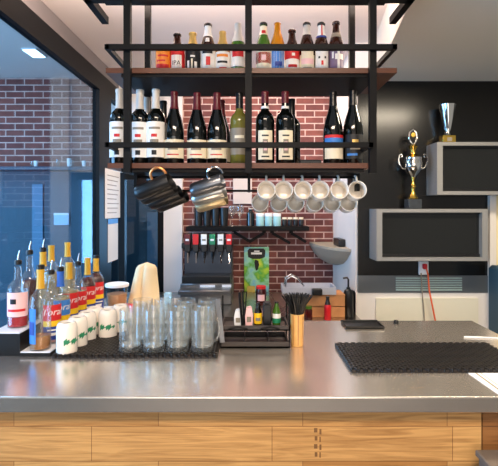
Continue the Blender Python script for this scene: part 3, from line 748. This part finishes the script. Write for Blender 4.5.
# straw tumbler
tx, ty = XX(297, 1.80), 1.80
t = empty('straw_tumbler', (tx, ty, .95), 'slim bamboo-striped tumbler full of black straws', 'tumbler')
MB().lathe([(0, .0005), (.0225, .0005), (.0245, .004), (.0275, .128), (.026, .128), (.023, .008), (0, .008)], 32).build('tumbler_body', 'oak_light', t)
mb = MB()
for a in range(0, 360, 45): mb.lathe([(.0249, .006), (.0279, .126)], 2, a0=math.radians(a), a1=math.radians(a+9))
mb.build('stripe', 'crate', t)
bent = []
for b_ in range(6):
    a_ = b_/5*.040
    bent.append(MB().tube([(0, 0, 0), (.0004*b_, 0, .06), (.0008*b_, 0, .116), (.0008*b_+a_*.32, 0, .155), (.0008*b_+a_, 0, .198-.001*b_)], .0019, 6).mesh('straw', ['black_plastic']))
for i in range(96):
    q = math.sqrt((i+.5)/96); a = i*2.39996
    o = bpy.data.objects.new('straw', bent[min(5, int(q*6))]); COL.objects.link(o)
    o.location = (tx+.0195*q*math.cos(a), ty+.0195*q*math.sin(a), .9585); o.rotation_euler = (0, 0, a)
    tag(o, 'black straw in the bundle standing in the bamboo-striped tumbler', 'straw', 'black straws')

# ------------------------------------------------------------------ bar right: paper, spoon, tray, knob
t = empty('menu_sheet', (.87, 1.41, .951), 'white printed sheet with dark border lines in front of the rubber mat', 'paper')
mb = MB(); mb.prism([(.735, 1.325), (1.02, 1.325), (1.02, 1.495), (.728, 1.495)], .9505, .952, axis=2); part('sheet', mb, 'paper', t, False)
part('border_line', MB().box((.750, 1.327, .952), (.757, 1.493, .9524)).box((.768, 1.327, .952), (.771, 1.493, .9524)), 'lab_grey', t, False)
mb = MB()
for i in range(6): mb.box((.81, 1.34+i*.025, .952), (.96-.02*(i % 3), 1.345+i*.025, .9524))
part('print', mb, 'lab_grey', t, False)
t = empty('plastic_knife', (.91, 1.91, .951), 'white plastic knife lying behind the right end of the rubber mat', 'knife', rz=-.12)
mb = MB(); mb.prism([(0, -.004), (.008, -.008), (.06, -.007), (.09, -.004), (.19, -.004), (.19, .004), (.09, .005), (.06, .009), (.008, .008)], 0, .004, axis=2); mb.build('blade', 'white_plastic', t, False)
o = MB().lathe([(0, 0), (.012, 0), (.012, .012), (.009, .016), (0, .017)], 20).build('stopper', 'black_plastic'); o.location = (XX(396, 2.14), 2.14, .9501); tag(o, 'small black stopper on the rear edge of the bar', 'stopper')
t = empty('serving_tray', (XX(362, 2.1), 2.1, .9502), 'dark flat tray at the rear edge of the bar beside the white wall', 'tray')
MB().box((-.085, -.055, 0), (.085, .055, .005), .002).build('tray_base', 'black_plastic', t)
MB().tube([(-.085, -.055, .008), (.085, -.055, .008), (.085, .055, .008), (-.085, .055, .008)], .006, 6, True).build('rim', 'black_plastic', t)

# grey timber box in the near right corner
t = empty('timber_crate', (.82, 1.22, 0), 'weathered grey timber crate standing in front of the bar, bottom right corner', 'crate')
zt = .782
for sx, sy in ((0, 0), (1, 0), (0, 1), (1, 1)): part('corner_post', box((.662+sx*.30, 1.155+sy*.10, 0), (.702+sx*.30, 1.195+sy*.10, zt)), 'grey_wood', t, False)
for k in range(5): part('slat', box((.668, 1.145, .03+k*.15), (1.0, 1.155, .16+k*.15)), 'grey_wood', t, False)
for k in range(5): part('slat', box((.655, 1.16, .03+k*.15), (.662, 1.29, .16+k*.15)), 'grey_wood', t, False)
part('top_panel', box((.655, 1.145, zt), (1.01, 1.305, zt+.018), .003), 'grey_wood', t, False)

# ------------------------------------------------------------------ back counter
t = empty('soda_dispenser', (-.31, 3.4, .80), 'stainless six-valve soda dispenser on the back counter', 'drink dispenser')
part('base_box', box((-.495, 3.24, .8005), (-.125, 3.70, .955), .006), 'grey_metal', t)
part('drip_tray', box((-.49, 3.10, .90), (-.13, 3.24, .93), .004), 'grey_metal', t)
part('drip_grid', box((-.485, 3.245, .956), (-.135, 3.40, 1.005), .003), 'black_plastic', t)
part('splash_panel', box((-.49, 3.42, .955), (-.13, 3.70, 1.23), .004), 'dark_steel', t)
part('canopy', box((-.495, 3.30, 1.20), (-.125, 3.70, 1.245), .006), 'black_plastic', t)
part('badge', MB().box((XX(200, 3.24), 3.2375, .93), (XX(215, 3.24), 3.2395, .946)).box((XX(222, 3.24), 3.2375, .928), (XX(231, 3.24), 3.2395, .948)), 'white_plastic', t, False)
for i, (m, m2) in enumerate((('red_foil', 'lab_white'), ('lab_red', 'lab_red'), ('lab_white', 'lab_grey'), ('lab_green', 'lab_white'), ('lab_white', 'lab_grey'), ('lab_red', 'lab_white'))):
    x = XX(187.5+8.3*i, 3.27)
    v = part('valve', MB().box((x-.022, 3.26, 1.18), (x+.022, 3.36, 1.312), .005).lathe([(0, 1.13), (.009, 1.13), (.014, 1.16), (.014, 1.185)], 14, c=(x, 3.30, 0)), 'black_plastic', t)
    part('brand_plate', box((x-.021, 3.254, 1.235), (x+.021, 3.26, 1.310), .002), m, v)
    part('brand_mark', box((x-.013, 3.2525, 1.262), (x+.013, 3.254, 1.276), .0), m2, v)
    part('lever', MB().bar((x, 3.285, 1.18), (x+.004, 3.262, 1.10), .009, .004), 'chrome', v)

# sign board and poster on the brick
o = box((XX(233, 3.78), 3.775, ZZ(204, 3.78)), (XX(252, 3.78), 3.798, ZZ(170, 3.78)), .003).build('sign_board', 'sign_beige'); tag(o, 'blank pale board on the brick wall behind the hanging mugs', 'board')
def poster_mat():
    m = bpy.data.materials.new('poster print'); m.use_nodes = True; nt = m.node_tree; b = nt.nodes['Principled BSDF']; b.inputs['Roughness'].default_value = .35
    v = xz_coord(nt); n = nt.nodes.new('ShaderNodeTexNoise'); n.inputs['Scale'].default_value = 6; n.inputs['Detail'].default_value = 3; nt.links.new(v, n.inputs['Vector'])
    rp_ = nt.nodes.new('ShaderNodeValToRGB'); cr = rp_.color_ramp
    cr.elements[0].position = .34; cr.elements[0].color = lin((90, 180, 232)); cr.elements[1].position = .66; cr.elements[1].color = lin((236, 226, 70))
    for p, c in ((.45, (150, 214, 190)), (.51, (84, 176, 60)), (.58, (176, 214, 60))): e = cr.elements.new(p); e.color = lin(c)
    nt.links.new(n.outputs['Fac'], rp_.inputs[0]); nt.links.new(rp_.outputs[0], b.inputs['Base Color']); MATS['poster'] = m; return m
M['poster'] = poster_mat()
px0, px1, pz0, pz1 = XX(244, 3.78), XX(269, 3.78), ZZ(292, 3.78), ZZ(247, 3.78)
t = empty('poster', ((px0+px1)/2, 3.78, pz0), 'bright green poster with black badge and bird shape on the brick wall', 'poster')
part('print', box((px0, 3.78, pz0), (px1, 3.797, pz1), .003), 'poster', t)
cxp = (px0+px1)/2
mb = MB(); mb.prism([(cxp-.075, pz1-.03), (cxp-.06, pz1-.012), (cxp+.06, pz1-.012), (cxp+.075, pz1-.03), (cxp+.07, pz1-.085), (cxp+.03, pz1-.10), (cxp-.03, pz1-.10), (cxp-.07, pz1-.085)], 3.777, 3.78); part('badge', mb, 'lab_black', t, False)
part('badge_mark', MB().box((cxp-.045, 3.7755, pz1-.062), (cxp+.045, 3.777, pz1-.045)).box((cxp-.02, 3.7755, pz1-.04), (cxp+.025, 3.777, pz1-.03)), 'white_plastic', t, False)
mb = MB(); mb.prism([(cxp-.012, pz1-.105), (cxp+.016, pz1-.115), (cxp+.022, pz1-.15), (cxp+.010, pz1-.19), (cxp-.004, pz1-.20), (cxp-.012, pz1-.17), (cxp-.018, pz1-.13)], 3.777, 3.78); part('bird_shape', mb, 'lab_black', t, False)
o = MB().box((XX(247, 3.76), 3.74, ZZ(302, 3.74)), (XX(255, 3.76), 3.742, ZZ(286, 3.74))).build('note_card', 'card'); tag(o, 'yellow note card leaning under the poster', 'card'); o.location.z -= 0.0
t = empty('jar', (XX(261, 3.25), 3.25, .8002), 'dark red jar with pale label below the poster', 'jar')
MB().lathe([(0, .001), (.036, .001), (.038, .006), (.038, .105), (.032, .12), (.032, .122)], 28).build('jar_body', 'liq_dark', t)
MB().lathe([(.035, .118), (.035, .138), (0, .139)], 24).build('lid', 'lab_red', t)
mb = MB(); arc(mb, .0386, .035, .08, FRONT, .7); mb.build('paper_label', 'lab_pink', t)

# wall shelf with its cups and jars
zs = 1.352
t = empty('wall_shelf', (0, 3.72, zs), 'black shelf on the brick wall above the soda dispenser', 'shelf')
part('board', box((XX(186, 3.62), 3.60, zs-.035), (XX(309, 3.62), 3.799, zs), .003), 'black_metal', t)
for (xa, za, xb, zb) in ((234, 232, 249, 241), (264, 233, 249, 242), (272, 233, 290, 243), (291, 233, 306, 242)):
    part('bracket', MB().bar((XX(xa, 3.68), 3.68, ZZ(za, 3.68)), (XX(xb, 3.68), 3.68, ZZ(zb, 3.68)), .03, .022).bar((XX(xa, 3.68), 3.68, ZZ(za, 3.68)), (XX(xa, 3.68), 3.68, zs-.03), .03, .02), 'black_metal', t, False)
g = 'dark tumblers on the wall shelf'
dk = empty('shelf_tumbler', (0, 0, zs), 'x', 'tumbler', g)
MB().lathe([(0, .001), (.030, .001), (.037, .15), (.035, .15), (.028, .004), (0, .004)], 24).build('tumbler_body', 'black_plastic', dk)
for i, px in enumerate((198.5, 207, 215.5, 224)):
    o = dk if i == 0 else copy_tree(dk); o.location = (XX(px, 3.70), 3.70, zs+.0005)
    o['label'] = ('dark tumbler at the left end of the wall shelf', 'second dark tumbler along the wall shelf', 'third dark tumbler along the wall shelf', 'dark tumbler beside the stemmed glasses on the wall shelf')[i]
wg = empty('stemmed_glass', (0, 0, zs), 'x', 'glass', 'stemmed glasses on the wall shelf')
MB().lathe([(0, .001), (.028, .001), (.027, .004), (.004, .010), (.0035, .07), (.012, .08), (.030, .11), (.032, .14), (.028, .17), (.027, .17), (.031, .14), (.029, .111), (.008, .083), (0, .081)], 24).build('glass_body', 'clear', wg)
for i, px in enumerate((232, 240)):
    o = wg if i == 0 else copy_tree(wg); o.location = (XX(px, 3.70), 3.70, zs+.0005)
    o['label'] = ('stemmed glass on the wall shelf next to the dark tumblers', 'stemmed glass on the wall shelf next to the dark bottle')[i]
bottle('shelf_bottle', 'dark squat bottle on the wall shelf between glasses and teal jars', 'bottle', None, (XX(250.5, 3.70), 3.70, zs+.0005), .145, .034, [(0, 0), (1, 0), (1, .75), (.5, .82), (.45, .9), (.45, 1), (0, 1)], 'wine', cap='pale_foil')
tj = empty('teal_jar', (0, 0, zs), 'x', 'jar', 'pale teal jars on the wall shelf')
MB().lathe([(0, .001), (.030, .001), (.032, .006), (.032, .075), (.030, .08)], 24).build('jar_body', 'teal', tj)
MB().lathe([(.033, .079), (.033, .10), (.028, .104), (0, .104)], 24).build('lid', 'white_plastic', tj)
for i, px in enumerate((260, 268.5, 277)):
    o = tj if i == 0 else copy_tree(tj); o.location = (XX(px, 3.66), 3.66, zs+.0005)
    o['label'] = ('pale teal jar with white lid next to the dark bottle', 'middle one of the three pale teal jars', 'pale teal jar next to the dark jars')[i]
dj = empty('spice_jar', (0, 0, zs), 'x', 'jar', 'dark jars on the wall shelf')
MB().lathe([(0, .001), (.019, .001), (.020, .004), (.020, .052), (.018, .056)], 20).build('jar_body', 'black_plastic', dj)
MB().lathe([(.0195, .056), (.0195, .072), (0, .073)], 20).build('lid', 'lab_cream', dj)
for i, px in enumerate((284.5, 290, 295.5, 301)):
    o = dj if i == 0 else copy_tree(dj); o.location = (XX(px, 3.66), 3.66, zs+.0005)
    o['label'] = ('small dark jar with pale lid next to the teal jars', 'second small dark jar from the teal jars', 'third small dark jar from the teal jars', 'small dark jar at the right end of the wall shelf')[i]

# corner shelf, crate, tray, sauces
zk = 1.214
mb = MB().lathe([(.20, 0), (.20, -.018), (.185, -.045), (.16, -.09), (.12, -.135), (.06, -.17), (0, -.18)], 14, c=(XR-.001, 3.799, zk), a0=PI, a1=1.5*PI, sy=3.4)
mb.lathe([(0, 0), (.20, 0)], 14, c=(XR-.001, 3.799, zk), a0=PI, a1=1.5*PI, sy=3.4)
tag(mb.build('corner_shelf', 'shelf_beige', None, False), 'rounded grey corner shelf between brick and white wall', 'shelf')
o = MB().box((0, 0, 0), (.05, .22, .055), .006).build('speaker_bar', 'black_plastic'); o.location = (XR-.052, 3.3, zk+.0005); tag(o, 'dark slim box lying on the corner shelf', 'box')
t = empty('wooden_crate', (.455, 2.95, .80), 'brown wooden crate on the back counter below the corner shelf', 'crate')
for k in range(2):
    part('board', box((.305, 2.87, .801+k*.072), (.612, 2.882, .868+k*.072), .002), 'crate', t, False)
    part('board', box((.305, 3.02, .801+k*.072), (.612, 3.032, .868+k*.072), .002), 'crate', t, False)
part('end_board', box((.305, 2.882, .801), (.317, 3.02, .94)), 'crate', t, False); part('end_board', box((.60, 2.882, .801), (.612, 3.02, .94)), 'crate', t, False)
part('top_board', box((.303, 2.868, .9405), (.614, 3.034, .948), .001), 'crate', t, False)
o = None
t = empty('steel_tray', (.40, 2.95, .949), 'pale steel tray with arched wire handles on the wooden crate', 'tray')
part('tray_body', MB().box((.215, 2.86, .9485), (.555, 3.04, .956)).box((.215, 2.86, .956), (.555, 2.866, .995)).box((.215, 3.034, .956), (.555, 3.04, .995)).box((.215, 2.866, .956), (.221, 3.034, .995)).box((.549, 2.866, .956), (.555, 3.034, .995)), 'pale_steel', t, False)
for k in range(2):
    part('wire_handle', MB().tube([(.235+.0*k, 2.90+.08*k, .99), (.24, 2.90+.08*k, 1.04), (.275, 2.90+.08*k, 1.062), (.32, 2.90+.08*k, 1.04), (.355, 2.90+.08*k, .995)], .006), 'chrome', t)
o = MB().box((-.032, -.02, 0), (.032, .02, .042), .006).build('black_clip', 'black_plastic', t); o.location = (.43-.40, -.105, -.0); o.name = 'latch'
b = bottle('ketchup_bottle', 'small red sauce bottle with dark cap before the wooden crate', 'bottle', None, (XX(328.5, 2.79), 2.82, .8003), .145, .022, BEER, 'red_plastic', cap='black_foil', neck=(.66, .95, 'black_foil'))
t = empty('condiment_jar', (XX(309, 2.8), 2.82, .8003), 'small dark jar before the left end of the wooden crate', 'jar')
MB().lathe([(0, 0), (.022, 0), (.024, .004), (.024, .06), (.02, .07), (.02, .072)], 20).build('jar_body', 'liq_dark', t); MB().lathe([(.022, .07), (.022, .086), (0, .087)], 20).build('lid', 'green_glass', t)
t = empty('pump_bottle', (XX(349, 2.9), 2.92, .8003), 'black pump bottle at the right end of the back counter', 'pump bottle')
MB().lathe([(0, 0), (.030, 0), (.032, .004), (.032, .14), (.026, .165), (.012, .175), (.012, .185), (0, .185)], 24).build('bottle_body', 'black_plastic', t)
MB().tube([(0, 0, .18), (0, 0, .235), (-.008, -.003, .248), (-.035, -.01, .246)], .006).build('pump', 'black_plastic', t)

# ------------------------------------------------------------------ right wall: display boxes, trophies, socket
def display(x0, x1, z0, z1, label):
    t = empty('display_box', ((x0+x1)/2, 2.98, z0), label, 'display box', 'grey display boxes on the black wall')
    f = .022
    y0, y1 = 2.81, 2.979
    fr = part('frame', MB().box((x0, y0, z0), (x1, y1, z0+f)).box((x0, y0, z1-f), (x1, y1, z1)).box((x0, y0, z0+f), (x0+f*1.6, y1, z1-f)).box((x1-f*1.6, y0, z0+f), (x1, y1, z1-f)), 'tv_grey', t, False)
    part('inner_bezel', MB().box((x0+f*1.6, 2.84, z0+f), (x1-f*1.6, 2.85, z0+f+.018)).box((x0+f*1.6, 2.84, z1-f-.012), (x1-f*1.6, 2.85, z1-f)), 'black_plastic', t, False)
    part('screen', box((x0+f*1.6, 2.85, z0+f), (x1-f*1.6, 2.86, z1-f)), 'screen', t, False)
    return t
display(.797, 1.492, 1.169, 1.494, 'lower grey framed display box above the wall socket')
display(1.175, 1.92, 1.583, 1.912, 'upper grey framed display box cut by the right picture edge')
# tall cup trophy
d = 2.89; x = XX(413, d); z0 = 1.494
t = empty('trophy_cup', (x, d, z0+.0005), 'tall silver and gold two-handled trophy cup on the lower display box', 'trophy')
h = (208-127)/F*d
MB().box((-.042, -.042, 0), (.042, .042, .062), .003).build('marble_base', 'marble', t)
MB().lathe([(0, .062), (.030, .062), (.032, .07), (.024, .082), (.016, .10), (.010, .12), (.014, .135), (.018, .15), (.010, .165), (.008, .185), (.014, .20), (.014, .204)], 28).build('stem', 'gold', t)
MB().lathe([(0, .20), (.012, .20), (.020, .212), (.040, .235), (.055, .265), (.058, .295), (.052, .315), (.056, .33), (.053, .33), (.048, .316), (.05, .29), (0, .29)], 32).build('cup', 'silver', t)
MB().lathe([(.050, .328), (.034, .342), (.020, .352), (.016, .372), (.022, .385), (.030, .40), (.020, .41), (.008, .415), (0, .415)], 28).build('lid', 'gold', t)
for s_ in (-1, 1):
    pts = [(s_*.050, 0, .255), (s_*.072, 0, .262), (s_*.088, 0, .29), (s_*.092, 0, .32), (s_*.086, 0, .345), (s_*.074, 0, .352), (s_*.068, 0, .338), (s_*.076, 0, .328)]
    MB().tube(pts, .0052, 8).build('handle', 'silver', t)
tp = [(0, 0, .413), (-.016, 0, .43), (-.026, 0, .455), (-.020, 0, .49), (0, 0, .508), (.020, 0, .49), (.026, 0, .455), (.016, 0, .43)]
fg = MB().tube(tp, .007, 8, True).build('finial', 'silver', t)
MB().lathe([(0, -.006), (.014, -.006), (.016, 0), (.014, .006), (0, .006)], 20).build('medallion', 'gold', fg).matrix_local = Matrix.Translation((0, 0, .475)) @ Matrix.Rotation(PI/2, 4, 'X')
# small vase trophy
d = 2.89; x = XX(447.5, d)
t = empty('trophy_vase', (x, d, 1.9125), 'small silver vase trophy with gold base on the upper display box', 'trophy')
MB().box((-.042, -.030, 0), (.042, .030, .052), .003).build('base', 'gold', t)
MB().lathe([(0, .052), (.022, .052), (.018, .062), (.014, .075), (.022, .10), (.034, .16), (.046, .23), (.050, .25), (.047, .25), (.030, .16), (0, .11)], 40, mod=lambda a, z: 1+.05*math.sin(8*a+z*20)*(z > .07)).build('vase', 'silver', t)
o = MB().box((.0, -.0322, .012), (.03, -.0302, .036)).build('plate', 'lab_grey', t); o.location.x = -.015
# wall socket and cord
xs0 = XX(423.5, 2.97)
t = empty('wall_socket', (xs0, 2.975, ZZ(268, 2.97)), 'white wall socket with red plug under the lower display box', 'socket')
MB().box((-.032, -.012, -.045), (.032, .004, .045), .003).build('plate', 'white_plastic', t)
MB().box((-.012, -.034, -.005), (.016, -.012, .03), .005).build('plug', 'red_plastic', t)
cz = ZZ(268, 2.97)
o = MB().tube([(xs0+.004, 2.93, cz+.0), (xs0+.012, 2.925, cz-.04), (xs0+.02, 2.925, cz-.14), (xs0+.04, 2.925, cz-.24), (xs0+.062, 2.93, cz-.34), (xs0+.075, 2.94, cz-.5), (xs0+.08, 2.94, .0051)], .0055, 8).build('cord', 'orange_cord'); o.name = 'extension_cord'; tag(o, 'orange cord hanging from the wall socket down behind the bar', 'cord')
o = MB().tube([(xs0-.022, 2.955, cz-.03), (xs0-.016, 2.955, cz-.15), (xs0-.005, 2.955, cz-.25), (xs0+.01, 2.955, cz-.5), (xs0+.012, 2.955, .0041)], .004, 6).build('cable', 'lab_grey'); tag(o, 'thin grey cable hanging beside the orange cord', 'cable')
# blue grey cabinet at the far right
t = empty('drinks_fridge', (1.85, 2.9, 0), 'blue-grey fridge standing at the far right behind the bar', 'fridge')
part('body', box((1.555, 2.60, .02), (2.1, 2.94, 1.13), .02), 'blue_wall', t)
part('door', box((1.56, 2.575, .06), (2.095, 2.60, 1.11), .01), 'blue_pale', t)
part('handle', MB().tube([(1.60, 2.573, .5), (1.60, 2.55, .52), (1.60, 2.55, .85), (1.60, 2.573, .87)], .007), 'chrome', t)

# ------------------------------------------------------------------ beyond the glass
zsx = ZZ(167, 3.72)
o = MB().box((-3.2, 3.66, zsx-.03), (XL-.13, 3.799, zsx), .003).build('ledge_shelf', 'blue_wall'); tag(o, 'long narrow shelf on the brick wall seen through the left window', 'shelf')
for i, (px, hh) in enumerate(((32, .05), (36, .05), (58, .06), (69, .07), (72, .06), (84, .05))):
    r = empty('shot_glass', (XX(px, 3.72), 3.72, zsx+.0005), ('first small glass on the shelf beyond the window, from the left', 'second small glass on the shelf beyond the window', 'third small glass beyond the window, standing alone', 'taller small glass of the pair beyond the window', 'lower small glass of the pair beyond the window', 'last small glass beyond the window, nearest the black post')[i], 'glass', 'small glasses beyond the window')
    MB().lathe([(0, .001), (.014, .001), (.018, hh), (.0165, hh), (.013, .006), (0, .006)], 18).build('glass_body', 'white_plastic' if i % 2 else 'clear', r)
t = empty('price_board', (XX(61.5, 3.79), 3.79, ZZ(224, 3.79)), 'small pale board on the blue wall seen through the left window', 'board')
part('board', box((XX(54, 3.79), 3.785, ZZ(225, 3.79)), (XX(69, 3.79), 3.799, ZZ(213, 3.79)), .002), 'blue_pale', t)
part('heading', box((XX(54, 3.79), 3.783, ZZ(215, 3.79)), (XX(69, 3.79), 3.785, ZZ(213, 3.79))), 'white_plastic', t)
t = empty('ceiling_light', W(35, 52.5, 3.17), 'square ceiling light seen through the left window', 'ceiling light')
part('housing', box((-1.565, 3.09, 2.590), (-1.465, 3.26, 2.5995)), 'white_plastic', t)
part('diffuser', box((-1.558, 3.097, 2.586), (-1.472, 3.253, 2.590)), 'white_emit', t)

# ------------------------------------------------------------------ light
def area(name, loc, rot, sx, sy, e, c, spread=None):
    l = bpy.data.lights.new(name, 'AREA'); l.shape = 'RECTANGLE'; l.size = sx; l.size_y = sy; l.energy = e; l.color = c
    if spread: l.spread = spread
    o = bpy.data.objects.new(name, l); COL.objects.link(o); o.location = loc; o.rotation_euler = rot; return o
WARM = (1.0, .80, .62); DAY = (.62, .80, 1.0)
area('ceiling_lamp_front', (.1, .1, 2.58), (0, 0, 0), 1.2, .5, 75, WARM)
area('ceiling_lamp_nook', (.12, 3.35, 2.58), (0, 0, 0), .8, .3, 15, WARM)
area('ceiling_lamp_right', (1.2, 1.9, 2.33), (0, 0, 0), .5, .3, 30, (1.0, .86, .66))
area('daylight_front', (0, -2.6, 1.5), (PI/2, 0, 0), 3.0, 2.0, 60, (1.0, .90, .82))
area('added_ceiling_fill', (0, 1.95, 2.47), (PI-.75, 0, 0), 1.9, .06, 32, (1.0, .80, .68))  # added fill lamp out of view above the rack, tilted to brighten the ceiling
area('daylight_outer', (-3.6, 1.0, 1.3), (0, -PI/2, .45), 1.8, 3.0, 260, DAY)
area('ceiling_lamp_outer', (-2.2, 2.6, 2.58), (0, 0, 0), .8, .6, 25, (.9, .9, 1.0))
area('daylight_door', (-.8, 4.9, 1.6), (-PI/2, 0, 0), .8, 1.4, 30, DAY)
wd = bpy.data.worlds.new('World'); S.world = wd; wd.use_nodes = True
bgn = wd.node_tree.nodes['Background']; bgn.inputs[0].default_value = (.95, .92, .88, 1); bgn.inputs[1].default_value = .4

# ------------------------------------------------------------------ camera
cam = bpy.data.cameras.new('Camera'); co = bpy.data.objects.new('Camera', cam); COL.objects.link(co)
co.location = (0, 0, EYE); co.rotation_euler = (PI/2, 0, 0)
cam.sensor_width = 36; cam.sensor_fit = 'HORIZONTAL'; cam.lens = F/498*36
cam.shift_y = -(233-CY)/498; cam.clip_start = .05
S.camera = co
S.view_settings.view_transform = 'Standard'; S.view_settings.look = 'None'; S.view_settings.gamma = 1; S.view_settings.use_curve_mapping = False
S.view_settings.exposure = 0.0
S.cycles.transparent_max_bounces = 32; S.cycles.max_bounces = 16; S.cycles.transmission_bounces = 16; S.cycles.glossy_bounces = 6
